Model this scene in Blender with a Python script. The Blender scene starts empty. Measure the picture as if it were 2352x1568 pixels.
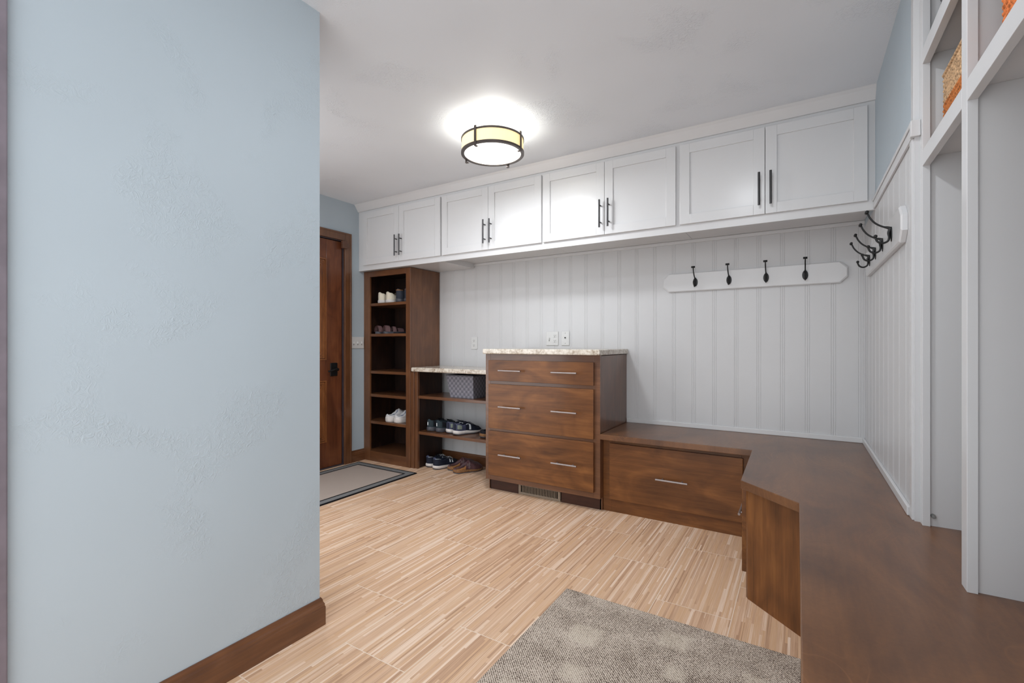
import bpy, bmesh, math, random
from mathutils import Vector, Matrix
random.seed(7)
S = bpy.context.scene
COL = S.collection
TH = .554
CAMZ = 1.118

# ---------------------------------------------------------------- camera
cam = bpy.data.cameras.new('camera')
cam.sensor_width = 36; cam.lens = 1073.33 / 2352 * 36
cam.shift_y = 5.1 / 2352; cam.clip_start = .02
camo = bpy.data.objects.new('camera', cam); COL.objects.link(camo)
camo.location = (0, 0, CAMZ); camo.rotation_euler = (math.pi / 2, 0, TH)
S.camera = camo
# ---------------------------------------------------------------- world, exposure
w = bpy.data.worlds.new('world'); S.world = w; w.use_nodes = True
bg = w.node_tree.nodes['Background']
bg.inputs[0].default_value = (.95, .975, 1.0, 1); bg.inputs[1].default_value = 1.8
S.view_settings.view_transform = 'Standard'; S.view_settings.look = 'None'
S.view_settings.exposure = 0.5; S.view_settings.gamma = 1; S.view_settings.use_curve_mapping = False
S.cycles.max_bounces = 10; S.cycles.diffuse_bounces = 6

def lamp(name, kind, loc, power, color=(1, 1, 1), size=.1, rot=(0, 0, 0)):
    l = bpy.data.lights.new(name, kind); l.energy = power; l.color = color
    if kind == 'AREA': l.shape = 'DISK'; l.size = size
    else: l.shadow_soft_size = size
    o = bpy.data.objects.new(name, l); COL.objects.link(o); o.location = loc; o.rotation_euler = rot
    return o
LX, LY = -1.594, 2.353          # flush lamp
RX, RY = -.39, 1.44             # recessed downlight
lamp('flush_lamp_down_light', 'AREA', (LX, LY, 2.262), 10.2, (.93, .965, 1), .22)
lamp('flush_lamp_bulb_light', 'POINT', (LX, LY, 2.325), 4.3, (.95, .97, 1), .06)
lamp('downlight_light', 'AREA', (RX, RY, 2.424), 6.5, (.92, .96, 1), .10)
HX, HY = -2.70, 1.62          # added fill for the dim door corner, unseen behind the left wall
lamp('hall_fill_light', 'AREA', (HX, HY, 2.424), 5, (.93, .965, 1), .11)

# ---------------------------------------------------------------- geometry constants
ZC = 2.434; XF = -3.60; XR = .325; YW = 3.50; XL = -1.628; YL = 1.178

# ---------------------------------------------------------------- colour + materials
def lin(c):
    out = []
    for v in c[:3]:
        v = v / 255
        out.append(v / 12.92 if v <= .04045 else ((v + .055) / 1.055) ** 2.4)
    return (*out, 1)

class NT:
    def __init__(s, name):
        s.m = bpy.data.materials.new(name); s.m.use_nodes = True
        s.t = s.m.node_tree; s.b = s.t.nodes['Principled BSDF']
    def n(s, typ, **k):
        nd = s.t.nodes.new(typ)
        for a, v in k.items():
            if a.startswith('i_'):
                key = a[2:]; key = int(key) if key.isdigit() else key.replace('_', ' ')
                s.set(nd, key, v)
            else: setattr(nd, a, v)
        return nd
    def set(s, nd, key, v):
        if isinstance(v, bpy.types.NodeSocket): s.t.links.new(v, nd.inputs[key])
        else: nd.inputs[key].default_value = v
    def math(s, op, a, b=0.0, c=0.0):
        nd = s.t.nodes.new('ShaderNodeMath'); nd.operation = op
        s.set(nd, 0, a); s.set(nd, 1, b)
        if op in ('MULTIPLY_ADD', 'WRAP', 'COMPARE'): s.set(nd, 2, c)
        return nd.outputs[0]
    def pos(s): return s.n('ShaderNodeNewGeometry').outputs['Position']
    def sep(s, v):
        x = s.n('ShaderNodeSeparateXYZ', i_0=v); return x.outputs
    def comb(s, x, y, z): return s.n('ShaderNodeCombineXYZ', i_0=x, i_1=y, i_2=z).outputs[0]
    def scale(s, v, sc): return s.n('ShaderNodeVectorMath', operation='MULTIPLY', i_0=v, i_1=sc).outputs[0]
    def noise(s, v, sc, det=3, rough=.55, dist=0):
        return s.n('ShaderNodeTexNoise', i_Vector=v, i_Scale=sc, i_Detail=det, i_Roughness=rough, i_Distortion=dist).outputs[0]
    def ramp(s, f, stops, interp='LINEAR'):
        r = s.n('ShaderNodeValToRGB', i_0=f); cr = r.color_ramp; cr.interpolation = interp
        while len(cr.elements) > 1: cr.elements.remove(cr.elements[0])
        for i, (p, c) in enumerate(stops):
            e = cr.elements[0] if i == 0 else cr.elements.new(p)
            e.position = p; e.color = lin(c) if max(c) > 1 else (*c[:3], 1)
        return r.outputs[0]
    def mix(s, f, a, b, mode='MIX'):
        nd = s.n('ShaderNodeMix', data_type='RGBA', blend_type=mode)
        s.set(nd, 0, f)
        for k, v in ((6, a), (7, b)): s.set(nd, k, v)
        return nd.outputs[2]
    def bump(s, h, strength=.2, dist=.002):
        b = s.n('ShaderNodeBump', i_Strength=strength, i_Distance=dist, i_Height=h)
        s.t.links.new(b.outputs[0], s.b.inputs['Normal'])
    def done(s, col, rough=.5, spec=.5, metal=0, coat=0, coat_r=.1):
        s.set(s.b, 'Base Color', col); s.set(s.b, 'Roughness', rough)
        s.b.inputs['Specular IOR Level'].default_value = spec; s.b.inputs['Metallic'].default_value = metal
        s.b.inputs['Coat Weight'].default_value = coat; s.b.inputs['Coat Roughness'].default_value = coat_r
        return s.m

def plain(name, c, rough=.5, spec=.5, metal=0, var=.04, sc=30, bump=0, coat=0):
    t = NT(name); f = t.noise(t.pos(), sc, 3)
    a = [max(0, x * (1 - var)) for x in c]; b = [min(255, x * (1 + var)) for x in c]
    col = t.ramp(f, [(.3, a), (.7, b)])
    if bump: t.bump(f, bump, .001)
    return t.done(col, rough, spec, metal, coat)

def wood(name, axis, dark, mid, light, rough=.36, blotch=.5, spec=.33, grain=1.0, coat=.12):
    t = NT(name); p = t.pos()
    al = 2.2; ac = 38
    sc = [ac, ac, ac]; sc['xyz'.index(axis)] = al
    g = t.noise(t.scale(p, sc), 1.0, 5, .6, .6)
    sc2 = [7, 7, 7]; sc2['xyz'.index(axis)] = 3.2
    bl = t.noise(t.scale(p, sc2), 1.0, 3, .5, 1.2)
    sc3 = [140, 140, 140]; sc3['xyz'.index(axis)] = 9
    fine = t.noise(t.scale(p, sc3), 1.0, 2, .5)
    f = t.math('ADD', t.math('MULTIPLY', g, .35 * grain), t.math('MULTIPLY', bl, blotch))
    f = t.math('ADD', f, t.math('MULTIPLY', fine, .12 * grain))
    lo = .5 * (.47 * grain + blotch) - .17
    col = t.ramp(f, [(lo - .04, dark), (lo + .17, mid), (lo + .38, light)])
    t.bump(fine, .06, .0006)
    return t.done(col, rough, spec, 0, coat, .12)

D, Mi, Lt = (66, 38, 18), (106, 65, 32), (138, 90, 47)
M = {}
for ax in 'xyz':
    M['wood_' + ax] = wood('stained_maple_' + ax, ax, D, Mi, Lt)
    M['frame_' + ax] = wood('stained_maple_frame_' + ax, ax, (70, 42, 26), (98, 62, 38), (126, 84, 54), blotch=.35, rough=.3, spec=.5, coat=.35)
M['bench_y'] = None
def benchtop():
    t = NT('bench_top_plywood'); p = t.pos()
    q = t.scale(p, (3.0, 1.5, 1))
    n1 = t.noise(q, 1.3, 4, .55, 1.0)
    spk = t.noise(p, 120, 2); st = t.noise(t.scale(p, (70, 6, 1)), 1.0, 3, .6)
    f = t.math('ADD', t.math('MULTIPLY', n1, .7), t.math('ADD', t.math('MULTIPLY', spk, .12), t.math('MULTIPLY', st, .18)))
    col = t.ramp(f, [(.34, (76, 45, 23)), (.5, (100, 63, 34)), (.68, (122, 80, 45))])
    fld = t.noise(t.scale(p, (1.6, .8, 1)), 2.2, 2, .5, .8)
    iso = t.math('PINGPONG', t.math('MULTIPLY', fld, 22.0), .5)
    iso = t.math('ADD', iso, t.math('MULTIPLY', spk, .06))
    line = t.ramp(iso, [(.03, (1, 1, 1)), (.11, (0, 0, 0))])
    gate = t.ramp(t.noise(p, 1.7, 1), [(.5, (0, 0, 0)), (.62, (1, 1, 1))])
    lf = t.math('MULTIPLY', t.math('MULTIPLY', line, gate), .38)
    col = t.mix(lf, col, lin((146, 98, 60)))
    t.bump(spk, .08, .0006)
    return t.done(col, .36, .5, 0, .3, .22)
M['bench'] = benchtop()
M['white'] = plain('white_painted_wood', (204, 204, 205), .26, .5, var=.006, sc=3)
M['bead'] = plain('white_beadboard_paint', (196, 196, 197), .36, .45, var=.006, sc=4)

def plaster(name, c, bump, rough=.6):
    t = NT(name); p = t.pos()
    m = t.noise(t.scale(p, (1, 1, 1.3)), 3.2, 3, .5, .4)
    n = t.noise(p, 46, 4, .6, 1.2)
    mk = t.ramp(m, [(.52, (0, 0, 0)), (.64, (1, 1, 1))])
    ridge = t.math('MULTIPLY', t.math('ABSOLUTE', t.math('SUBTRACT', n, .5)), mk)
    h = t.math('ADD', t.math('MULTIPLY', ridge, 3), t.math('MULTIPLY', t.noise(p, 7, 3), .12))
    t.bump(h, bump, .004)
    col = t.ramp(t.noise(p, 1.5, 2), [(.3, [x * .985 for x in c]), (.7, [min(255, x * 1.01) for x in c])])
    return t.done(col, rough, .35)
M['ceiling'] = plaster('textured_ceiling_paint', (222, 227, 233), .7)
M['blue'] = plaster('blue_grey_wall_paint', (174, 186, 194), .45, .5)

def floor_mat():
    t = NT('striped_wood_look_tile'); p = t.pos(); x, y, z = t.sep(p)
    L, W = .61, .3025
    v = t.comb(t.math('ADD', y, -2.075 + 6.1), t.math('ADD', x, .24 + 3.025 * 2), 0)
    br = t.n('ShaderNodeTexBrick', offset=.5, offset_frequency=2, squash=1, i_Vector=v, i_Scale=1.0, i_Mortar_Size=.0016,
             i_Mortar_Smooth=.1, i_Bias=0.0, i_Brick_Width=L, i_Row_Height=W, i_Color1=(0, 0, 0, 1), i_Color2=(1, 1, 1, 1))
    mort = br.outputs['Fac']; tile = t.sep(br.outputs['Color'])[0]
    wx = t.math('ADD', x, t.math('MULTIPLY', t.n('ShaderNodeTexNoise', noise_dimensions='1D', i_W=t.math('MULTIPLY', x, 38.0), i_Detail=1.0).outputs[0], .018))
    row = t.math('FLOOR', t.math('DIVIDE', wx, .0085))
    r = t.n('ShaderNodeTexWhiteNoise', noise_dimensions='2D', i_Vector=t.comb(row, t.math('MULTIPLY', tile, 37.0), 0)).outputs[0]
    seg = t.math('FLOOR', t.math('ADD', t.math('DIVIDE', y, .5), t.math('MULTIPLY', r, 9.0)))
    val = t.n('ShaderNodeTexWhiteNoise', noise_dimensions='3D', i_Vector=t.comb(row, seg, t.math('MULTIPLY', tile, 9.0))).outputs[0]
    g = t.noise(t.scale(p, (380, 5, 1)), 1.0, 2, .6)
    f = t.math('ADD', t.math('MULTIPLY', val, .56), t.math('MULTIPLY', g, .46))
    col = t.ramp(f, [(.1, (146, 114, 90)), (.26, (188, 150, 120)), (.42, (213, 178, 149)), (.58, (205, 166, 130)), (.72, (224, 195, 170)), (.92, (240, 219, 200))])
    edge = t.ramp(t.math('FRACT', t.math('DIVIDE', wx, .0085)), [(0, (.6, .6, .6)), (.09, (1, 1, 1)), (.93, (1, 1, 1)), (1, (.7, .7, .7))])
    col = t.mix(.4, col, edge, 'MULTIPLY')
    col = t.mix(mort, col, lin((226, 208, 190)))
    t.bump(g, .12, .001)
    return t.done(col, .45, .4)
M['floor'] = floor_mat()

def granite():
    t = NT('speckled_cream_laminate'); p = t.pos()
    a = t.noise(p, 55, 5, .7); b = t.noise(p, 14, 3, .6)
    f = t.math('ADD', t.math('MULTIPLY', a, .65), t.math('MULTIPLY', b, .35))
    return t.done(t.ramp(f, [(.36, (140, 122, 104)), (.46, (186, 174, 158)), (.55, (212, 204, 192)), (.7, (226, 220, 208))]), .22, .5, 0, .4)
M['granite'] = granite()

M['steel'] = plain('brushed_nickel_handle', (158, 149, 147), .35, .5, .7)
M['bronze'] = plain('dark_pewter_handle', (72, 71, 72), .38, .5, .8)
M['black'] = plain('black_iron', (20, 20, 21), .42, .5, .3)
M['lampmetal'] = plain('lamp_bronze_metal', (88, 80, 76), .4, .5, .6)
M['plate'] = plain('white_plastic_plate', (203, 203, 202), .35, .5, var=.01)
M['dark'] = plain('dark_recess', (18, 16, 15), .8, .2)
M['greydot'] = plain('grey_plastic_detail', (120, 120, 118), .5)
M['vent'] = plain('taupe_vent_enamel', (126, 112, 96), .45)

def emis(name, c, st, base=(.8, .8, .8, 1)):
    t = NT(name); f = t.noise(t.pos(), 6, 1)
    t.b.inputs['Emission Color'].default_value = lin(c); t.b.inputs['Emission Strength'].default_value = st
    t.set(t.b, 'Base Color', t.ramp(f, [(0, (225, 215, 190)), (1, (235, 228, 205))]))
    return t.m
M['diffuser'] = emis('glowing_white_glass', (255, 252, 245), 1.6)
M['shade'] = emis('glowing_cream_shade', (255, 222, 140), .5)
M['shade'].node_tree.nodes['Principled BSDF'].inputs['Emission Color'].default_value = lin((255, 226, 146))

def weave():
    t = NT('grey_woven_strap'); x, y, z = t.sep(t.pos())
    c = .0225
    u = t.math('DIVIDE', t.math('ADD', x, y), c); v = t.math('DIVIDE', z, c)
    ch = t.math('MODULO', t.math('ADD', t.math('ADD', t.math('FLOOR', u), t.math('FLOOR', v)), 400.0), 2.0)
    pu = t.math('PINGPONG', u, .5); pv = t.math('PINGPONG', v, .5)
    h = t.math('ADD', t.math('MULTIPLY', pu, 1.0), t.math('MULTIPLY', pv, 1.0))
    n = t.noise(t.pos(), 120, 2)
    col = t.mix(t.math('ADD', t.math('MULTIPLY', ch, .7), t.math('MULTIPLY', n, .3)), lin((88, 88, 97)), lin((130, 128, 137)))
    t.bump(h, .3, .003)
    return t.done(col, .6, .4)
M['weave'] = weave()
M['weave_in'] = plain('dark_basket_lining', (36, 38, 46), .8)

def rugmat():
    t = NT('grey_beige_rug_weave'); p = t.pos(); x, y, z = t.sep(p)
    n = t.noise(t.scale(p, (1, 1, 1)), 190, 2, .7)
    w1 = t.n('ShaderNodeTexWave', wave_type='BANDS', bands_direction='DIAGONAL', i_Vector=p, i_Scale=62.0, i_Distortion=3.5, i_Detail=2.0, i_Detail_Scale=3.0).outputs[1]
    f = t.math('ADD', t.math('MULTIPLY', n, .75), t.math('MULTIPLY', w1, .25))
    big = t.noise(p, 9, 2)
    f = t.math('ADD', f, t.math('MULTIPLY', t.math('SUBTRACT', big, .5), .25))
    base = t.ramp(f, [(.36, (92, 78, 69)), (.46, (160, 145, 131)), (.58, (208, 194, 180))])
    light = t.ramp(f, [(.3, (134, 120, 106)), (.43, (192, 178, 162)), (.6, (208, 195, 180))])
    msk = None
    for (cx, cy, r) in RUGSPOTS:
        dx = t.math('ABSOLUTE', t.math('SUBTRACT', x, cx)); dy = t.math('ABSOLUTE', t.math('SUBTRACT', y, cy))
        d = t.math('SUBTRACT', t.math('MAXIMUM', dx, dy), r)
        msk = d if msk is None else t.math('MINIMUM', msk, d)
    msk = t.math('ADD', msk, t.math('MULTIPLY', t.math('SUBTRACT', t.noise(p, 34, 4), .5), .035))
    mm = t.ramp(t.math('ADD', msk, .5), [(.49, (1, 1, 1)), (.512, (0, 0, 0))])
    col = t.mix(mm, base, light)
    t.bump(f, .9, .004)
    return t.done(col, .95, .1)
RUGSPOTS = [(-.70, 1.66, .055), (-.40, 1.80, .05), (-.36, 1.62, .03), (-.66, 1.45, .035), (-.10, 1.69, .06), (-.27, 1.50, .06),
            (-.78, 1.25, .06), (-.45, 1.22, .055), (-.15, 1.28, .04), (-.6, 1.0, .06), (-.25, 1.02, .05), (-.8, .9, .04)]
M['rug'] = rugmat()
def matfab(name, c):
    t = NT(name); p = t.pos(); n = t.noise(p, 300, 2, .6)
    t.bump(n, .5, .002)
    return t.done(t.ramp(n, [(.3, [v * .88 for v in c]), (.7, [min(255, v * 1.08) for v in c])]), .95, .1)
M['mat_c'] = matfab('beige_mat_weave', (172, 158, 148))
M['mat_g'] = matfab('grey_mat_band', (118, 118, 118))
M['mat_b'] = matfab('black_mat_binding', (26, 25, 28))

# ---------------------------------------------------------------- mesh helpers
ORG = {}
def worg(o): return ORG.get(o.name, Vector((0, 0, 0))) if o else Vector((0, 0, 0))
def setp(o, label=None, cat=None, group=None, kind=None):
    if label: o['label'] = label
    if cat: o['category'] = cat
    if group: o['group'] = group
    if kind: o['kind'] = kind
    return o
def box(bm, x0, x1, y0, y1, z0, z1, mi=0):
    a = [bm.verts.new((x, y, z)) for z in (z0, z1) for y in (y0, y1) for x in (x0, x1)]
    for q in ((0, 2, 3, 1), (4, 5, 7, 6), (0, 1, 5, 4), (2, 6, 7, 3), (0, 4, 6, 2), (1, 3, 7, 5)):
        f = bm.faces.new([a[i] for i in q]); f.material_index = mi
    return a
def B(*boxes):
    bm = bmesh.new()
    for b in boxes: box(bm, *b)
    return bm
def prism(bm, pts, z0, z1, axis='z'):
    def P(p, h):
        return {'z': (p[0], p[1], h), 'x': (h, p[0], p[1]), 'y': (p[0], h, p[1])}[axis]
    a = [bm.verts.new(P(p, z0)) for p in pts]; b = [bm.verts.new(P(p, z1)) for p in pts]
    n = len(pts)
    bm.faces.new(a); bm.faces.new(b[::-1])
    for i in range(n): bm.faces.new((a[i], b[i], b[(i + 1) % n], a[(i + 1) % n]))
    bmesh.ops.recalc_face_normals(bm, faces=bm.faces)
def cyl(bm, p0, p1, r, n=14, r1=None):
    p0 = Vector(p0); p1 = Vector(p1); d = p1 - p0
    m = Matrix.Translation((p0 + p1) / 2) @ d.to_track_quat('Z', 'Y').to_matrix().to_4x4()
    bmesh.ops.create_cone(bm, cap_ends=True, segments=n, radius1=r, radius2=r if r1 is None else r1, depth=d.length, matrix=m)
def sphere(bm, c, r, sc=(1, 1, 1), n=14):
    m = Matrix.Translation(c) @ Matrix.Diagonal((*sc, 1))
    bmesh.ops.create_uvsphere(bm, u_segments=n, v_segments=n // 2 + 2, radius=r, matrix=m)
def tube(bm, pts, radii, n=10, flat=1.0):
    pts = [Vector(p) for p in pts]
    if not isinstance(radii, (list, tuple)): radii = [radii] * len(pts)
    rings = []; up = None
    for i, p in enumerate(pts):
        t = (pts[min(i + 1, len(pts) - 1)] - pts[max(i - 1, 0)]).normalized()
        if up is None:
            up = t.orthogonal().normalized()
        up = (up - t * up.dot(t)).normalized(); side = t.cross(up)
        rings.append([bm.verts.new(p + (up * math.cos(a) * flat + side * math.sin(a)) * radii[i]) for a in [2 * math.pi * k / n for k in range(n)]])
    for a, b in zip(rings, rings[1:]):
        for k in range(n): bm.faces.new((a[k], a[(k + 1) % n], b[(k + 1) % n], b[k]))
    bm.faces.new(rings[0][::-1]); bm.faces.new(rings[-1])
def spline(ctrl, n=24):
    c = [Vector(p) for p in ctrl]; c = [c[0] * 2 - c[1]] + c + [c[-1] * 2 - c[-2]]
    out = []
    segs = len(c) - 3
    for s in range(segs):
        for k in range(n // segs + 1):
            t = k / (n // segs + 1)
            a, b, d, e = c[s:s + 4]
            out.append(.5 * ((2 * b) + (-a + d) * t + (2 * a - 5 * b + 4 * d - e) * t * t + (-a + 3 * b - 3 * d + e) * t ** 3))
    out.append(c[-2]); return out
def obj(name, bm, mat, parent=None, bev=0, smooth=False, label=None, cat=None, group=None, kind=None, seg=2):
    bm.normal_update()
    if parent is not None: org = worg(parent)
    else:
        xs = [v.co for v in bm.verts]
        org = Vector(((min(c.x for c in xs) + max(c.x for c in xs)) / 2, (min(c.y for c in xs) + max(c.y for c in xs)) / 2, min(c.z for c in xs)))
    bmesh.ops.translate(bm, vec=-org, verts=bm.verts)
    me = bpy.data.meshes.new(name); bm.to_mesh(me); bm.free()
    for m in (mat if isinstance(mat, (list, tuple)) else [mat]): me.materials.append(m)
    if smooth:
        for p in me.polygons: p.use_smooth = True
    o = bpy.data.objects.new(name, me); COL.objects.link(o)
    if parent is not None: o.parent = parent; ORG[o.name] = org
    else: o.location = org; ORG[o.name] = org
    if bev:
        b = o.modifiers.new('bevel', 'BEVEL'); b.width = bev; b.segments = seg; b.limit_method = 'ANGLE'; b.angle_limit = .6
        b.harden_normals = False
    return setp(o, label, cat, group, kind)
def empty(name, loc, label, cat, group=None, kind=None):
    o = bpy.data.objects.new(name, None); COL.objects.link(o); o.location = loc; o.empty_display_size = .1
    ORG[o.name] = Vector(loc)
    return setp(o, label, cat, group, kind)
def copy_tree(o, parent=None):
    c = o.copy(); COL.objects.link(c)
    if parent is not None: c.parent = parent
    for ch in [k for k in COL.objects if k.parent == o]: copy_tree(ch, c)
    return c

# ================================================================ SETTING
obj('floor', B((XF - .1, 1.6, -.8, YW + .1, -.1, 0)), M['floor'], kind='structure')
obj('ceiling', B((XF - .1, 1.6, -.8, YW + .1, ZC, ZC + .1)), M['ceiling'], kind='structure')

def groove_profile(a0, a1, centres):
    pts = [(a0, 0)]
    for c in sorted(centres):
        for dc in (-.0115, 0, .0115):
            q = c + dc
            if a0 + .004 < q < a1 - .004:
                pts += [(q - .0017, 0), (q - .0006, .0016), (q + .0006, .0016), (q + .0017, 0)]
    pts.append((a1, 0)); return pts
# back wall: beadboard, grooves are real
cs = [.307 - .1363 * k for k in range(0, 29)]
bm = bmesh.new(); pr = groove_profile(XF, XR + .5, cs)
prism(bm, [(x, YW + d) for x, d in pr] + [(XR + .5, YW + .1), (XF, YW + .1)], 0, ZC)
obj('wall_back', bm, M['bead'], kind='structure')
# right wall: beadboard below the rail, blue paint above
bm = bmesh.new(); cs = [3.43 - .1363 * k for k in range(0, 11)]
pr = groove_profile(2.05, YW, cs)
prism(bm, [(XR + d, y) for y, d in pr] + [(XR + .03, YW), (XR + .03, 2.05)], 0, 1.82)
wr = obj('wall_right', B((XR, XR + .1, 2.062, YW, 1.82, ZC), (XR + .03, XR + .1, 2.062, YW, 0, 1.82)), M['blue'], kind='structure')
obj('beadboard', bm, M['bead'], wr, label='white beadboard lower half')
obj('wall_left', B((XL - .12, XL, -.8, YL, 0, ZC), (XL - .6, XL - .12, YL - .12, YL, 0, ZC)), M['blue'], kind='structure')
obj('wall_far', B((XF - .1, XF, 1.5, 1.9165, 0, ZC), (XF - .1, XF, 2.8585, YW, 0, ZC), (XF - .1, XF, 1.9165, 2.8585, 2.069, ZC)), M['blue'], kind='structure')
obj('wall_closet', B((.74, .84, .40, 2.16, 0, ZC)), M['white'], kind='structure')

# baseboards (brown)
def baseboard(name, x0, y0, x1, y1, nx, ny, h=.108, th=.016, ext0=0, ext1=0):
    prof = [(0, 0), (th, 0), (th, h * .66), (th * .86, h * .70), (th * .86, h * .78), (th * .60, h * .84), (th * .5, h * .93), (th * .28, h), (0, h)]
    bm = bmesh.new(); a = []; b = []
    d = Vector((x1 - x0, y1 - y0, 0)).normalized()
    for o_, z in prof:
        a.append(bm.verts.new((x0 + nx * o_ - d.x * (o_ if ext0 else 0), y0 + ny * o_ - d.y * (o_ if ext0 else 0), z)))
        b.append(bm.verts.new((x1 + nx * o_ + d.x * (o_ if ext1 else 0), y1 + ny * o_ + d.y * (o_ if ext1 else 0), z)))
    n = len(prof); bm.faces.new(a); bm.faces.new(b[::-1])
    for i in range(n): bm.faces.new((a[i], b[i], b[(i + 1) % n], a[(i + 1) % n]))
    bmesh.ops.recalc_face_normals(bm, faces=bm.faces)
    return obj(name, bm, M['frame_y'] if abs(d.y) > .5 else M['frame_x'], kind='structure')
baseboard('baseboard_left', XL, .318, XL, YL, 1, 0, ext1=1)
baseboard('baseboard_left_end', XL - .6, YL, XL, YL, 0, 1, ext1=1)
baseboard('baseboard_far', XF, 2.932, XF, 3.094, 1, 0)
baseboard('baseboard_back', -2.99, YW, -2.06, YW, 0, -1, h=.095)
# left opening casing beside the camera
obj('trim_1', B((XL, XL + .018, .20, .3155, 0, ZC - .25)), plain('mauve_brown_casing', (112, 104, 112), .4, var=.08, sc=12), bev=.003, kind='structure')
# white strip where panelling meets bench top
obj('trim_2', B((-1.13, XR - .011, YW - .012, YW, .521, .553)), M['white'], bev=.003, kind='structure')
obj('trim_3', B((XR - .012, XR, 2.105, YW, .521, .553)), M['white'], bev=.003, kind='structure')
obj('trim_4', B((XR - .0085, XR - .0002, 2.059, 3.03, 1.812, 1.866), (XR - .0125, .3385, 2.036, 2.0592, 1.812, 1.866), (XR - .0125, XR - .0086, 2.0592, 3.03, 1.850, 1.866)), M['white'], bev=.002, kind='structure')
obj('trim_5', B((XR - .006, .345, 2.06, 2.10, .521, 1.812), (XR - .002, .345, 2.06, 2.10, 1.866, ZC)), M['white'], bev=.0015, kind='structure')
obj('trim_6', B((-2.99, XR, YW - .014, YW, 1.834, 1.857)), M['white'], bev=.002, kind='structure')
# cove along the top of the wall cabinets
bm = bmesh.new()
pp = [(3.036, 2.372), (3.022, 2.372), (3.018, 2.378), (2.99, 2.42), (2.978, ZC), (3.036, ZC)]
prism(bm, pp, XF, XR, 'x'); obj('trim_7', bm, M['white'], kind='structure')

# ---------------------------------------------------------------- door on the far wall
DY0, DY1, DZ = 1.93, 2.845, 2.058
casing = [(XF, XF + .019, 2.858, 2.932, 0, 2.142), (XF, XF + .019, 1.843, 1.917, 0, 2.142), (XF, XF + .019, 1.917, 2.858, 2.068, 2.142)]
lips = [(XF, XF + .024, 2.916, 2.932, 0, 2.142), (XF, XF + .024, 1.843, 1.859, 0, 2.142), (XF, XF + .024, 1.859, 2.916, 2.126, 2.142)]
obj('trim_8', B(*casing, *lips), M['frame_z'], bev=.003, kind='structure')
obj('trim_9', B((XF - .1, XF + .002, 2.849, 2.858, 0, 2.068), (XF - .1, XF + .002, 1.917, 1.926, 0, 2.068), (XF - .1, XF + .002, 1.926, 2.849, 2.060, 2.068), (XF - .1, XF, 1.926, 2.849, 0, .012), (XF - .1, XF - .056, 1.926, 2.849, .012, 2.06)), plain('dark_jamb_gasket_backing', (58, 50, 56), .5), kind='structure')  # last box: added backing that stops light leaking past the door edge
fx = XF - .006      # leaf face
leaf = obj('door_1', B((fx - .04, fx - .012, DY0, DY1 - .004, .014, DZ - .004),
    (fx - .04, fx, 2.678, DY1 - .004, .014, DZ - .004), (fx - .04, fx, DY0, 2.097, .014, DZ - .004),
    (fx - .04, fx, 2.097, 2.678, .014, .238), (fx - .04, fx, 2.097, 2.678, .790, .972), (fx - .04, fx, 2.097, 2.678, 1.88, DZ - .004)),
    wood('dark_door_wood', 'z', (60, 32, 20), (100, 56, 34), (126, 76, 46), .35), kind='structure', bev=.002)
M['doorlight'] = wood('door_moulding_wood', 'z', (82, 46, 26), (128, 78, 44), (158, 104, 62), .35)
for z0, z1 in ((.238, .790), (.972, 1.88)):
    bm = bmesh.new()
    for k, (ins, xx) in enumerate(((0, .004), (.016, -.002), (.030, -.007), (.046, -.004))):
        y0, y1 = 2.097 + ins, 2.678 - ins; a, b = z0 + ins, z1 - ins; t_ = .011
        for bb in ((y0, y0 + t_, a, b), (y1 - t_, y1, a, b), (y0 + t_, y1 - t_, a, a + t_), (y0 + t_, y1 - t_, b - t_, b)):
            box(bm, fx - .02, fx + xx, bb[0], bb[1], bb[2], bb[3])
    obj('panel_moulding', bm, M['doorlight'], leaf)
    obj('door_panel', B((fx - .03, fx - .005, 2.15, 2.625, z0 + .07, z1 - .07)), M['doorlight'], leaf, bev=.006)
bm = bmesh.new()
box(bm, fx, fx + .010, 2.715, 2.79, .825, .945)
hd = obj('door_handle', bm, M['black'], leaf, bev=.006, label='black lever handle with square rose')
bm = bmesh.new(); cyl(bm, (fx + .008, 2.765, .885), (fx + .045, 2.765, .885), .014)
tube(bm, spline([(fx + .05, 2.768, .888), (fx + .052, 2.73, .886), (fx + .050, 2.69, .876), (fx + .047, 2.665, .872)]), [.010] * 8 + [.008] * 40 if 0 else .0085)
obj('lever', bm, M['black'], hd, smooth=True)
obj('door_closer_sensor', B((XF + .019, XF + .045, 2.815, 2.868, 1.992, 2.062), (XF + .019, XF + .040, 2.870, 2.884, 2.002, 2.048)),
    plain('brown_plastic', (88, 58, 42), .5), bev=.003, label='small brown contact sensor at the top corner of the dark wooden door', cat='sensor')
o = bpy.data.objects['door_closer_sensor']; o.name = 'door_sensor'

# ================================================================ WALL CABINETS
def vhandle(bm, x, y, zc, L=.186):
    cyl(bm, (x, y, zc - L / 2), (x, y, zc + L / 2), .0062, 16)
    for s in (-1, 1): cyl(bm, (x, y, zc + s * (L / 2 - .036)), (x, y + .035, zc + s * (L / 2 - .036)), .0045, 12)
def hhandle(bm, x0, x1, y, z, sd=.03):
    cyl(bm, (x0, y, z), (x1, y, z), .006, 16)
    for x in (x0 + .036, x1 - .036): cyl(bm, (x, y, z), (x, y + sd, z), .0045, 12)
def shaker(x0, x1, z0, z1, y0, y1, st=.058, dep=.008):
    bm = bmesh.new()
    box(bm, x0, x0 + st, y0, y1, z0, z1); box(bm, x1 - st, x1, y0, y1, z0, z1)
    box(bm, x0 + st, x1 - st, y0, y1, z0, z0 + st); box(bm, x0 + st, x1 - st, y0, y1, z1 - st, z1)
    box(bm, x0 + st - .001, x1 - st + .001, y0 + dep, y1 - .003, z0 + st - .001, z1 - st + .001)
    return bm
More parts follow.
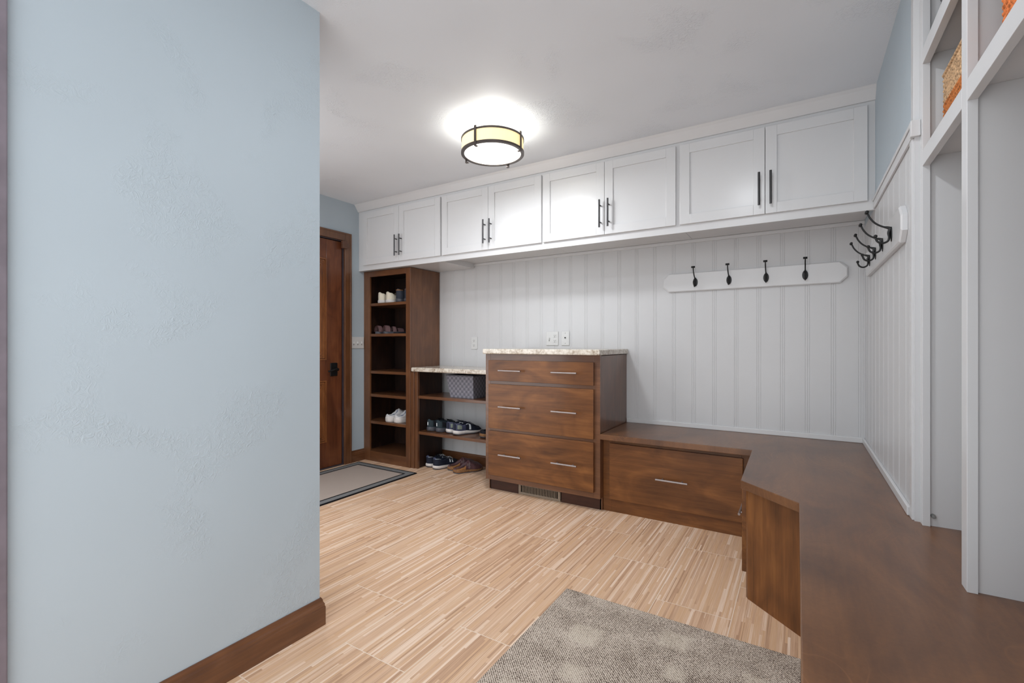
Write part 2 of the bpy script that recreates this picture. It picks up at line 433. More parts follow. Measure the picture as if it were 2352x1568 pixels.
Ubound = [XF, -2.567, -1.608, -.6535, XR]
Udoor = [(-3.527, -3.056, -2.576), (-2.558, -2.086, -1.614), (-1.602, -1.131, -.666), (-.641, -.174, .292)]
Uhand = [(-3.076, -3.020), (-2.113, -2.055), (-1.156, -1.097), (-.203, -.145)]
Ulab = ['white wall cabinet above the tall shoe bookcase', 'white wall cabinet above the low shoe shelf, second from the blue wall',
        'white wall cabinet above the drawer chest, showing the bright lamp reflection', 'white wall cabinet in the right corner above the rail of coat hooks']
UY = 3.034
for k in range(4):
    x0, x1 = Ubound[k], Ubound[k + 1]
    c = empty('wall_cabinet', ((x0 + x1) / 2, 3.25, 1.81), Ulab[k], 'cabinet', 'white wall cabinets along the back wall')
    bott = 1.812 if k == 0 else 1.857
    obj('carcass', B((x0 + .001, x1 - .001, UY + .02, YW - .016, bott, 1.875), (x0 + .001, x0 + .018, UY + .02, YW - .005, 1.875, ZC - .01), (x1 - .018, x1 - .001, UY + .02, YW - .005, 1.875, ZC - .01),
                     (x0 + .018, x1 - .018, UY + .02, YW - .005, 2.38, ZC - .01)), M['white'], c)
    a, m, b = Udoor[k]
    fr = [(x0, x1, UY, UY + .02, 1.81, 1.868), (x0, x1, UY, UY + .02, 2.34, ZC), (x0, a + .012, UY, UY + .02, 1.868, 2.34), (b - .012, x1, UY, UY + .02, 1.868, 2.34)]
    obj('face_frame', B(*fr), M['white'], c)
    for (d0, d1, hx) in ((a, m - .0012, Uhand[k][0]), (m + .0012, b, Uhand[k][1])):
        d = obj('door', shaker(d0, d1, 1.857, 2.350, UY - .019, UY - .001), M['white'], c, bev=.0012)
        bm = bmesh.new(); vhandle(bm, hx, UY - .052, 1.995); obj('handle', bm, M['bronze'], d, smooth=False, label='dark pewter bar handle')

# ================================================================ TALL BOOKCASE
BY = 3.093; BXR = -2.99
bc = empty('bookcase', (-3.3, 3.3, 0), 'tall narrow dark wood bookcase holding shoes, in the corner by the door', 'bookcase')
zf = lambda z: CAMZ + (z - CAMZ) * .9885
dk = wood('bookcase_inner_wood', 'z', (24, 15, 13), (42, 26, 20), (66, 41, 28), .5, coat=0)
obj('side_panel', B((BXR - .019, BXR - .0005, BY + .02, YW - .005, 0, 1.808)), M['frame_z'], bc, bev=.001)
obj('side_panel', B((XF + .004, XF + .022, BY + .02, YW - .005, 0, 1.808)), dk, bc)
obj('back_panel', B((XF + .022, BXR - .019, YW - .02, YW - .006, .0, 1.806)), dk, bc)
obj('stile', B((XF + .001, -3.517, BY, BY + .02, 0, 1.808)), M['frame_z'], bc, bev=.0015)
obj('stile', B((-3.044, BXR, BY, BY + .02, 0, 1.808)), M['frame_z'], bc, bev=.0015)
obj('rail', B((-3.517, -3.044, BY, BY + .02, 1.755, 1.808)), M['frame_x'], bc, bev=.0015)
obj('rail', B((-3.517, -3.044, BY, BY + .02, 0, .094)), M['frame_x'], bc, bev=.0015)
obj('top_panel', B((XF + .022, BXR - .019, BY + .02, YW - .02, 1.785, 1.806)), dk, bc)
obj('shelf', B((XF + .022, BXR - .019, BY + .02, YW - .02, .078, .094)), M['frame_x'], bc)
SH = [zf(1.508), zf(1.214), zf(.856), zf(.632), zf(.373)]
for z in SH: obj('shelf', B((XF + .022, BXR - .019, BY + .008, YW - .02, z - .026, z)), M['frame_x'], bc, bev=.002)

# ================================================================ LOW SHOE SHELF
ls = empty('shoe_shelf', (-2.5, 3.3, 0), 'low open dark wood shoe shelf between the bookcase and drawer chest', 'shelf')
obj('stile', B((BXR + .001, -2.950, 3.100, 3.135, 0, .866)), M['frame_z'], ls, bev=.002)
obj('stile', B((-2.950, -2.916, 3.108, 3.135, 0, .866)), M['frame_z'], ls, bev=.002)
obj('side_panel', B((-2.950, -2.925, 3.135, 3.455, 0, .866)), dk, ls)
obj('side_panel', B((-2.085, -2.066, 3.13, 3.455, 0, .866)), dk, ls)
LS = [.653, .333]
for z in LS: obj('shelf', B((-2.925, -2.085, 3.118, 3.482, z - .025, z)), M['frame_x'], ls, bev=.002)
obj('shoe_shelf_worktop', B((-2.978, -2.064, 3.088, YW - .002, .868, .906)), M['granite'], bev=.009, seg=3,
    label='cream speckled worktop on the low shoe shelf', cat='worktop')

# ================================================================ DRAWER CHEST
DX0, DX1, DYf = -2.059, -1.134, 2.945
dr = empty('drawer_chest', (-1.6, 3.2, 0), 'brown wooden three drawer chest with a cream speckled top', 'chest of drawers')
obj('side_panel', B((DX1 - .019, DX1, DYf + .02, YW - .002, .085, 1.037), (DX1 - .019, DX1 - .001, 2.99, YW - .002, 0, .085)), M['frame_z'], dr, bev=.001)
obj('side_panel', B((DX0, DX0 + .019, DYf + .02, YW - .002, .085, 1.037), (DX0 + .001, DX0 + .019, 2.99, YW - .002, 0, .085)), M['frame_z'], dr, bev=.001)
obj('face_frame', B((DX0, DX0 + .045, DYf, DYf + .02, .085, 1.04), (DX1 - .048, DX1, DYf, DYf + .02, .085, 1.04),
     (DX0 + .045, DX1 - .048, DYf, DYf + .02, .985, 1.04), (DX0 + .045, DX1 - .048, DYf, DYf + .02, .80, .85), (DX0 + .045, DX1 - .048, DYf, DYf + .02, .44, .49), (DX0 + .045, DX1 - .048, DYf, DYf + .02, .085, .135)), M['frame_x'], dr, bev=.001)
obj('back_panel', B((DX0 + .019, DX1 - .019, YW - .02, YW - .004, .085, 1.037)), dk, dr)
obj('toe_kick', B((DX0 + .01, -1.795, 2.99, 3.008, 0, .085), (-1.44, DX1 - .01, 2.99, 3.008, 0, .085), (-1.795, -1.44, 3.03, 3.04, 0, .085)), wood('dark_toe_kick', 'x', (40, 20, 12), (60, 32, 20), (78, 44, 28), .5), dr)
for (z0, z1, zh) in ((.839, .993, .918), (.481, .813, .649), (.126, .459, .293)):
    d = obj('drawer', B((-2.021, -1.174, 2.925, 2.944, z0, z1), (-2.0, -1.2, 2.965, 3.4, z0 + .02, z1 - .02)), M['wood_x'], dr, bev=.002)
    for (hx0, hx1) in ((-1.911, -1.720), (-1.473, -1.283)):
        bm = bmesh.new(); hhandle(bm, hx0, hx1, 2.892, zh, .034); obj('handle', bm, M['steel'], d, label='brushed metal bar handle')
obj('chest_worktop', B((-2.062, -1.122, 2.904, YW - .002, 1.041, 1.079)), M['granite'], bev=.007, seg=3,
    label='cream speckled worktop on top of the three drawer chest', cat='worktop')
# floor register in the toe kick
vt = empty('floor_vent', (-1.617, 2.98, 0), 'taupe metal heating vent in the plinth under the drawer chest', 'vent')
vx0, vx1 = -1.790, -1.445; vf = 2.985
obj('frame', B((vx0, vx1, vf, vf + .006, .002, .018), (vx0, vx1, vf, vf + .006, .068, .080), (vx0, vx0 + .02, vf, vf + .006, .018, .068), (vx1 - .022, vx1, vf, vf + .006, .018, .068)), M['vent'], vt, bev=.001)
bm = bmesh.new(); n = 24
for k in range(1, n):
    x = vx0 + .02 + (vx1 - vx0 - .042) * k / n; box(bm, x - .0028, x + .0028, vf + .001, vf + .006, .018, .068)
obj('grille', bm, M['vent'], vt)
obj('duct', B((vx0 + .004, vx1 - .004, vf + .03, vf + .04, .004, .078)), M['dark'], vt)

# ================================================================ CORNER BENCH
bn = empty('bench_cabinet', (-.7, 3.2, 0), 'brown bench cabinet with one wide drawer, right of the drawer chest', 'cabinet')
FY = 3.0
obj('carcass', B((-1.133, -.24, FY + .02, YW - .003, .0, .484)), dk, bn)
obj('face_frame', B((-1.133, -1.075, FY, FY + .02, 0, .484), (-.292, -.212, FY, FY + .02, 0, .484), (-1.075, -.292, FY, FY + .02, 0, .098), (-1.075, -.292, FY, FY + .02, .448, .484)), M['wood_x'], bn, bev=.001)
d = obj('drawer', B((-1.084, -.284, FY - .02, FY - .001, .088, .458)), M['wood_x'], bn, bev=.002)
bm = bmesh.new(); hhandle(bm, -.772, -.582, FY - .055, .272, .035); obj('handle', bm, M['steel'], d, label='brushed metal bar handle')
cb = empty('corner_bench_cabinet', (.05, 2.5, 0), 'brown corner bench cabinet with an angled end panel, along the right wall', 'cabinet')
bm = bmesh.new(); prism(bm, [(-.206, FY - .001), (-.206, 2.300), (.012, 2.098), (.04, 2.098), (.04, .5), (XR + .02, .5), (XR - .002, 2.0), (XR - .002, FY - .001)], 0.0, .484)
obj('carcass', bm, M['wood_z'], cb)
bm = bmesh.new(); prism(bm, [(-.206, 2.301), (-.199, 2.285), (.006, 2.0865), (.016, 2.094)], 0, .484)
obj('end_panel', bm, M['wood_z'], cb, bev=.001)
d = obj('drawer', B((-.228, -.2065, 2.345, 2.96, .09, .460)), M['wood_y'], cb, bev=.002)
bm = bmesh.new(); cyl(bm, (-.262, 2.565, .272), (-.262, 2.755, .272), .006)
for y in (2.60, 2.72): cyl(bm, (-.262, y, .272), (-.226, y, .272), .0045)
obj('handle', bm, M['steel'], d)
bm = bmesh.new(); prism(bm, [(-1.130, 2.930), (-.234, 2.940), (-.225, 2.264), (-.007, 2.054), (.004, .45), (.738, .45), (.738, 2.060), (XR - .001, 2.060), (XR - .001, YW - .001), (-1.130, YW - .001)], .485, .521)
obj('bench', bm, M['bench'], bev=.003, label='glossy brown bench top running along the back wall and round the right corner', cat='bench')

# ================================================================ LOCKERS
LF = .339
lk = empty('locker', (.5, 1.3, .521), 'tall white built-in open locker with cubbies, on the bench at the right', 'locker')
posts = [(2.015, 2.059), (1.530, 1.575), (1.045, 1.090), (.56, .605)]
for i, (a, b) in enumerate(posts):
    obj('stile', B((LF, LF + .02, a, b, .521, ZC - .001)), M['white'], lk, bev=.001)
    c0 = a + .018
    obj('divider', B((LF + .02, .735, a + .012, a + .03, .521, ZC - .001)), M['white'], lk)
for i in range(3):
    y1 = posts[i][0]; y0 = posts[i + 1][1]
    for z0, z1 in ((1.701, 1.753), (2.036, 2.087)):
        obj('rail', B((LF, LF + .0195, y0, y1, z0, z1)), M['white'], lk, bev=.001)
        obj('shelf', B((LF + .02, .735, posts[i + 1][0] + .031, posts[i][0] + .011, z1 - .02, z1)), M['white'], lk)
    obj('rail', B((LF, LF + .0195, y0, y1, 2.37, ZC - .001)), M['white'], lk, bev=.001)
obj('back_panel', B((.722, .735, .58, 2.025, .521, ZC - .001)), M['white'], lk)
bm = bmesh.new(); cyl(bm, (.367, 2.027, .555), (.367, 2.012, .555), .006, 12); cyl(bm, (.367, 2.013, .555), (.367, 2.008, .555), .0035, 10)
obj('bolt', bm, M['greydot'], lk, label='small grey bolt')

# woven baskets in cubbies
def braid(name, cols, split=None):
    t = NT(name); p = t.pos(); x, y, z = t.sep(p)
    n = t.noise(p, 110, 3, .6)
    def tone(c): return t.ramp(n, [(.3, [v * .6 for v in c]), (.5, c), (.75, [min(255, v * 1.22) for v in c])])
    if split is None: col = tone(cols[0])
    else:
        f = t.math('GREATER_THAN', t.math('ADD', z, t.math('MULTIPLY', n, .012)), split)
        col = t.mix(f, tone(cols[0]), tone(cols[1]))
    return t.done(col, .85, .2)
def rope_basket(x0, x1, y0, y1, z0, z1, mat, inner, lab, grp='braided baskets in the locker cubbies'):
    r = empty('rope_basket', ((x0 + x1) / 2, (y0 + y1) / 2, z0), lab, 'basket', grp)
    bm = bmesh.new(); P = []
    cx, cy = (x0 + x1) / 2, (y0 + y1) / 2; hx, hy = (x1 - x0) / 2, (y1 - y0) / 2
    nz = 80; NP = 420; cr = .02
    per = []
    for k in range(NP):
        u = k / NP * 4; side = int(u); f = u - side
        if side == 0: p = (-hx, hy - 2 * hy * f); nr = (-1, 0)
        elif side == 1: p = (-hx + 2 * hx * f, -hy); nr = (0, -1)
        elif side == 2: p = (hx, -hy + 2 * hy * f); nr = (1, 0)
        else: p = (hx - 2 * hx * f, hy); nr = (0, 1)
        px_, py_ = p
        ax, ay = hx - cr, hy - cr
        if abs(px_) > ax and abs(py_) > ay:
            v = Vector((px_ - math.copysign(ax, px_), py_ - math.copysign(ay, py_)))
            v.normalize(); nr = (v.x, v.y); px_, py_ = math.copysign(ax, px_) + v.x * cr, math.copysign(ay, py_) + v.y * cr
        L_ = ((2 * hy) if side % 2 == 0 else 2 * hx)
        per.append((px_, py_, nr, u, f * L_ + side * .3))
    rings = []
    for j in range(nz + 1):
        z = z0 + (z1 - z0) * j / nz; ring = []
        rowp = (z - z0) / .0155
        for (a, b, nr, u, s) in per:
            rw = int(rowp); ph = rowp - rw
            bmp = abs(math.sin(math.pi * ph)) * .0042
            bmp *= .45 + .55 * abs(math.sin(math.pi * (s / .016 + (.5 if rw % 2 else 0) + (ph - .5) * (.8 if rw % 2 else -.8))))
            bmp += random.uniform(-.0005, .0007)
            ring.append(bm.verts.new((cx + a + nr[0] * bmp, cy + b + nr[1] * bmp, z)))
        rings.append(ring)
    for a, b in zip(rings, rings[1:]):
        for k in range(NP): bm.faces.new((a[k], a[(k + 1) % NP], b[(k + 1) % NP], b[k]))
    bmesh.ops.recalc_face_normals(bm, faces=bm.faces)
    bm.faces.new(rings[0])
    obj('basket_wall', bm, mat, r, smooth=True)
    w_ = .008
    obj('lining', B((x0 + w_, x1 - w_, y0 + w_, y0 + w_ * 2, z0 + .004, z1 - .003), (x0 + w_, x1 - w_, y1 - w_ * 2, y1 - w_, z0 + .004, z1 - .003), (x0 + w_, x0 + w_ * 2, y0 + w_, y1 - w_, z0 + .004, z1 - .003), (x1 - w_ * 2, x1 - w_, y0 + w_, y1 - w_, z0 + .004, z1 - .003), (x0 + w_, x1 - w_, y0 + w_, y1 - w_, z0 + .003, z0 + .01)), inner, r)
    bm = bmesh.new()
    pts = [(cx + a, cy + b, z1) for (a, b, nr, u, s) in per[::6]]; pts.append(pts[0])
    tube(bm, pts, .0065, 8); obj('rim', bm, mat, r, smooth=True)
OR, TN, GY = (178, 108, 58), (184, 152, 118), (92, 92, 94)
mt = braid('orange_and_tan_braid', [OR, TN], 1.868)
rope_basket(.378, .66, 1.615, 1.955, 1.7535, 1.948, mt, plain('tan_lining', (120, 95, 70), .9), 'orange and tan braided basket in the far cubby of the locker')
mt2 = braid('rust_orange_braid', [(198, 112, 62), (150, 140, 130)], 1.925)
rope_basket(.378, .66, 1.13, 1.452, 1.7535, 1.948, mt2, plain('tan_lining_b', (120, 95, 70), .9), 'rusty orange braided basket in the nearer cubby at the top right edge of the photo')
rope_basket(.378, .66, 1.62, 1.985, 2.0875, 2.28, braid('grey_braid', [GY]), plain('grey_lining', (60, 60, 62), .9), 'dark grey braided basket in the topmost locker cubby')

# ================================================================ HOOK RAILS
def hook_parts(root, T):
    # local frame: a = along rail, o = out of wall, z
    bm = bmesh.new()
    N = 20; ring = []
    def V(a, o, z): return bm.verts.new(T(a, o, z))
    c = V(0, .0045, 0); r0 = [V(.0165 * math.cos(t) , 0, .030 * math.sin(t)) for t in [2 * math.pi * k / N for k in range(N)]]
    r1 = [V(.0150 * math.cos(t), .0028, .028 * math.sin(t)) for t in [2 * math.pi * k / N for k in range(N)]]
    for k in range(N):
        bm.faces.new((r0[k], r0[(k + 1) % N], r1[(k + 1) % N], r1[k])); bm.faces.new((r1[k], r1[(k + 1) % N], c))
    bm.faces.new(r0[::-1]); bmesh.ops.recalc_face_normals(bm, faces=bm.faces)
    obj('back_plate', bm, M['black'], root, smooth=False)
    bm = bmesh.new()
    pts = spline([T(0, .002, .020), T(0, .010, .026), T(0, .030, .034), T(0, .052, .050), T(0, .068, .072), T(0, .077, .094)], 24)
    tube(bm, pts, [.0088 - .0052 * min(1, i / 9) for i in range(len(pts))], 10)
    tip = [T(-.0115, .079, .096), T(.0115, .079, .096)]
    cyl(bm, tip[0], tip[1], .0066, 12)
    obj('upper_arm', bm, M['black'], root, smooth=True)
    bm = bmesh.new()
    pts = spline([T(0, .003, .016), T(0, .012, .006), T(0, .013, -.010), T(0, .008, -.022), T(0, .024, -.032), T(0, .040, -.030), T(0, .050, -.018), T(0, .053, -.006)], 32) if 0 else \
          spline([T(0, .003, .022), T(0, .009, .006), T(0, .008, -.012), T(0, .012, -.026), T(0, .028, -.033), T(0, .043, -.026), T(0, .050, -.012), T(0, .051, -.004)], 32)
    tube(bm, pts, [max(.0040, .0078 - .0044 * i / 10) for i in range(len(pts))], 10)
    sphere(bm, T(0, .051, -.003), .0070)
    obj('lower_arm', bm, M['black'], root, smooth=True)
def board(name, a0, a1, z0, z1, T, lab):
    ch = .038; pts = [(a0 + ch, z0), (a1 - ch, z0), (a1, z0 + ch), (a1, z1 - ch), (a1 - ch, z1), (a0 + ch, z1), (a0, z1 - ch), (a0, z0 + ch)]
    bm = bmesh.new(); n = 8
    a = [bm.verts.new(T(p[0], 0, p[1])) for p in pts]; b = [bm.verts.new(T(p[0], .015, p[1])) for p in pts]
    ca, cz = (a0 + a1) / 2, (z0 + z1) / 2
    c = [bm.verts.new(T(p[0] - math.copysign(.006, p[0] - ca), .020, p[1] - math.copysign(.006, p[1] - cz))) for p in pts]
    for i in range(n):
        j = (i + 1) % n; bm.faces.new((a[i], a[j], b[j], b[i])); bm.faces.new((b[i], b[j], c[j], c[i]))
    bm.faces.new(c); bm.faces.new(a[::-1]); bmesh.ops.recalc_face_normals(bm, faces=bm.faces)
    return obj(name, bm, M['white'], label=lab, cat='hook board')
TB = lambda a, o, z: Vector((a, YW - .0005 - o, z))
TR = lambda a, o, z: Vector((XR - .0005 - o, a, z))
board('hook_board', -.857, .242, 1.490, 1.622, TB, 'white octagonal-ended board with four black hooks on the back wall')
board('hook_board', 2.165, 3.27, 1.488, 1.622, TR, 'white board carrying black hooks on the right-hand panelled wall')
labs = ['black iron coat hook on the back wall board, furthest left', 'black iron coat hook on the back wall board, second from the left',
        'black iron coat hook on the back wall board, third from the left', 'black iron coat hook on the back wall board, nearest the corner']
for i, x in enumerate((-.634, -.417, -.195, .022)):
    r = empty('coat_hook', TB(x, .02, 1.548), labs[i], 'hook', 'black hooks on the back wall board')
    hook_parts(r, lambda a, o, z, x=x: TB(x + a, o + .020, 1.551 + z))
labs = ['black coat hook on the right wall board, largest and nearest the lockers', 'black coat hook on the right wall board, second from the lockers',
        'black coat hook on the right wall board, third from the lockers', 'black coat hook on the right wall board, nearest the corner']
for i, y in enumerate((2.36, 2.595, 2.825, 3.05)):
    r = empty('coat_hook', TR(y, .02, 1.548), labs[i], 'hook', 'black hooks on the right wall board')
    hook_parts(r, lambda a, o, z, y=y: TR(y + a, o + .020, 1.551 + z))

# ================================================================ SWITCHES AND OUTLETS
def wallplate(name, x0, x1, z0, z1, lab, cat):
    r = empty(name, ((x0 + x1) / 2, YW, z0), lab, cat)
    obj('plate', B((x0, x1, YW - .008, YW - .0005, z0, z1)), M['plate'], r, bev=.003)
    return r
def duplex(r, x, zc, T=None):
    for dz in (.021, -.021):
        obj('socket', B((x - .0165, x + .0165, YW - .010, YW - .0075, zc + dz - .014, zc + dz + .014)), M['plate'], r, bev=.003)
        for q in ((x - .0075, x - .0055, -.001, .008), (x + .0055, x + .0075, -.001, .008), (x - .0025, x + .0025, -.010, -.005)):
            obj('slot', B((q[0], q[1], YW - .0108, YW - .0098, zc + dz + q[2], zc + dz + q[3])), M['dark'], r)
r = wallplate('power_outlet', -2.607, -2.537, 1.068, 1.181, 'white single power outlet on the beadboard above the low shoe shelf', 'outlet')
duplex(r, -2.572, 1.1245)
r = wallplate('switch_and_outlet', -1.823, -1.711, 1.104, 1.219, 'white double plate with a switch and an outlet above the drawer chest', 'outlet')
duplex(r, -1.741, 1.1615)
bm = B((-1.7975, -1.7885, YW - .018, YW - .0075, 1.150, 1.168)); obj('toggle', bm, M['plate'], r, bev=.002)
obj('slot', B((-1.7955, -1.7905, YW - .0088, YW - .0078, 1.138, 1.150)), M['greydot'], r)
r = wallplate('cable_socket', -1.681, -1.611, 1.104, 1.222, 'white single plate with a black round jack, right of the double outlet', 'outlet')
bm = bmesh.new(); cyl(bm, (-1.646, YW - .008, 1.167), (-1.646, YW - .016, 1.167), .005); obj('jack', bm, M['dark'], r, label='black round jack')
for zz in (1.205, 1.121):
    bm = bmesh.new(); cyl(bm, (-1.646, YW - .008, zz), (-1.646, YW - .0095, zz), .0028); obj('screw', bm, M['greydot'], r)
r = empty('light_switch', (XF, 3.01, 1.073), 'white triple light switch plate between the door and the bookcase', 'switch')
obj('plate', B((XF + .0005, XF + .008, 2.940, 3.088, 1.073, 1.183)), M['plate'], r, bev=.003)
for y in (2.967, 3.013, 3.059):
    obj('toggle', B((XF + .0075, XF + .019, y - .004, y + .004, 1.118, 1.138)), M['plate'], r, bev=.002)
    obj('slot', B((XF + .0075, XF + .0092, y - .0035, y + .0035, 1.104, 1.118)), M['greydot'], r)

# ================================================================ LAMPS
fl = empty('flush_lamp', (LX, LY, ZC), 'round drum ceiling lamp, lit cream shade in a bronze frame', 'lamp')
def ring(bm, cx, cy, r0, r1, z0, z1, n=64):
    V = [[bm.verts.new((cx + r * math.cos(2 * math.pi * k / n), cy + r * math.sin(2 * math.pi * k / n), z)) for k in range(n)] for r, z in ((r0, z0), (r1, z0), (r1, z1), (r0, z1))]
    for a in range(4):
        b = (a + 1) % 4
        for k in range(n): bm.faces.new((V[a][k], V[a][(k + 1) % n], V[b][(k + 1) % n], V[b][k]))
    bmesh.ops.recalc_face_normals(bm, faces=bm.faces)
zb, zt_ = 2.266, 2.357; R = .190
bm = bmesh.new(); ring(bm, LX, LY, R - .018, R + .001, zb, zb + .012); obj('ring', bm, M['lampmetal'], fl)
bm = bmesh.new(); ring(bm, LX, LY, R - .012, R + .001, zt_ - .011, zt_); obj('ring', bm, M['lampmetal'], fl)
bm = bmesh.new(); ring(bm, LX, LY, R - .006, R - .003, zb + .008, zt_ - .005); obj('shade', bm, M['shade'], fl, smooth=False, label='glowing cream shade')
bm = bmesh.new(); bmesh.ops.create_cone(bm, cap_ends=True, segments=64, radius1=R - .016, radius2=R - .016, depth=.004, matrix=Matrix.Translation((LX, LY, zb + .006)))
obj('diffuser', bm, M['diffuser'], fl, label='glowing white glass disc')
bm = bmesh.new(); cyl(bm, (LX, LY, ZC - .001), (LX, LY, ZC - .03), .06, 32); cyl(bm, (LX, LY, ZC - .03), (LX, LY, zb + .012), .006, 12); obj('canopy', bm, M['plate'], fl)
# four flat uprights
for k in range(4):
    a = math.radians(90 * k + 93); ca, sa = math.cos(a), math.sin(a)
    bm = bmesh.new()
    box(bm, R + .001, R + .006, -.007, .007, zb - .016, zt_ + .006); box(bm, R - .016, R + .001, -.007, .007, zb - .016, zb - .012)
    box(bm, R - .004, R + .006, -.007, .007, zt_ + .006, zt_ + .010)
    bmesh.ops.transform(bm, matrix=Matrix.Translation((LX, LY, 0)) @ Matrix.Rotation(a, 4, 'Z'), verts=bm.verts)
    obj('upright', bm, M['lampmetal'], fl)
for (qx, qy, lab) in ((RX, RY, 'small round recessed downlight in the ceiling near the lockers'), (HX, HY, 'added round fill downlight, out of view, brightening the corner by the dark door')):  # the one by the door is an added, unseen fill fixture
    rd = empty('downlight', (qx, qy, ZC), lab, 'lamp', 'recessed downlights')
    bm = bmesh.new(); ring(bm, qx, qy, .062, .085, ZC - .006, ZC - .0005, 48); obj('trim_ring', bm, M['plate'], rd)
    bm = bmesh.new(); bmesh.ops.create_cone(bm, cap_ends=True, segments=40, radius1=.062, radius2=.062, depth=.002, matrix=Matrix.Translation((qx, qy, ZC - .003)))
    obj('lens', bm, M['diffuser'], rd)

# ================================================================ RUG AND MAT
obj('area_rug', B((-.905, .0, .72, 1.935, 0.0005, .010)), M['rug'], bev=.004, label='grey beige woven rug with pale square patches, in front of the bench', cat='rug')
dm = empty('door_mat', (-3.18, 2.4, 0), 'beige rectangular mat with grey and black border, by the dark door', 'mat')
x0, x1, y0, y1 = -3.545, -2.812, 1.78, 2.990
def rect_ring(bm, i0, i1, z):
    a, b, c, d = x0 + i0, x1 - i0, y0 + i0, y1 - i0; e, f, g, h = x0 + i1, x1 - i1, y0 + i1, y1 - i1
    box(bm, a, e, c, d, .0005, z); box(bm, f, b, c, d, .0005, z); box(bm, e, f, c, g, .0005, z); box(bm, e, f, h, d, .0005, z)
bm = bmesh.new(); rect_ring(bm, 0, .014, .0072); obj('binding', bm, M['mat_b'], dm, label='black outer edge')
bm = bmesh.new(); rect_ring(bm, .014, .068, .0068); obj('border', bm, M['mat_g'], dm, label='grey border band')
bm = bmesh.new(); rect_ring(bm, .068, .084, .0070); obj('piping', bm, M['mat_b'], dm, label='black inner line')
obj('centre', B((x0 + .084, x1 - .084, y0 + .084, y1 - .084, .0005, .0066)), M['mat_c'], dm, label='beige woven centre')

# ================================================================ GREY STRAP BASKET
bk = empty('storage_basket', (-2.48, 3.3, .653), 'grey woven strap basket on the upper board of the low shoe shelf', 'basket')
bm = bmesh.new()
xa0, xa1, xb0, xb1, ya, yb, ya2, yb2 = -2.590, -2.345, -2.630, -2.338, 3.172, 3.43, 3.160, 3.455; z0, z1 = .654, .848
def frustum(bm, ins, zz0, zz1, flip=False):
    b = [(xa0 + ins, ya + ins), (xa1 - ins, ya + ins), (xa1 - ins, yb - ins), (xa0 + ins, yb - ins)]
    t = [(xb0 + ins, ya2 + ins), (xb1 - ins, ya2 + ins), (xb1 - ins, yb2 - ins), (xb0 + ins, yb2 - ins)]
    vb = [bm.verts.new((*p, zz0)) for p in b]; vt_ = [bm.verts.new((*p, zz1)) for p in t]
    for k in range(4): bm.faces.new((vb[k], vb[(k + 1) % 4], vt_[(k + 1) % 4], vt_[k]))
    bm.faces.new(vb); return vb, vt_
frustum(bm, 0, z0, z1); bmesh.ops.recalc_face_normals(bm, faces=bm.faces)
obj('basket_wall', bm, M['weave'], bk)
bm = bmesh.new(); frustum(bm, .005, z0 + .004, z1 - .001); bmesh.ops.recalc_face_normals(bm, faces=bm.faces); bmesh.ops.reverse_faces(bm, faces=bm.faces)
obj('lining', bm, M['weave_in'], bk)
bm = bmesh.new()
for (a, b, c, d) in ((xb0 - .001, xb1 + .001, ya2 - .001, ya2 + .006), (xb0 - .001, xb1 + .001, yb2 - .006, yb2 + .001), (xb0 - .001, xb0 + .006, ya2 + .006, yb2 - .006), (xb1 - .006, xb1 + .001, ya2 + .006, yb2 - .006)):
    box(bm, a, b, c, d, z1 - .008, z1 + .002)
obj('rim', bm, plain('dark_grey_rim', (66, 66, 74), .6), bk, bev=.002)

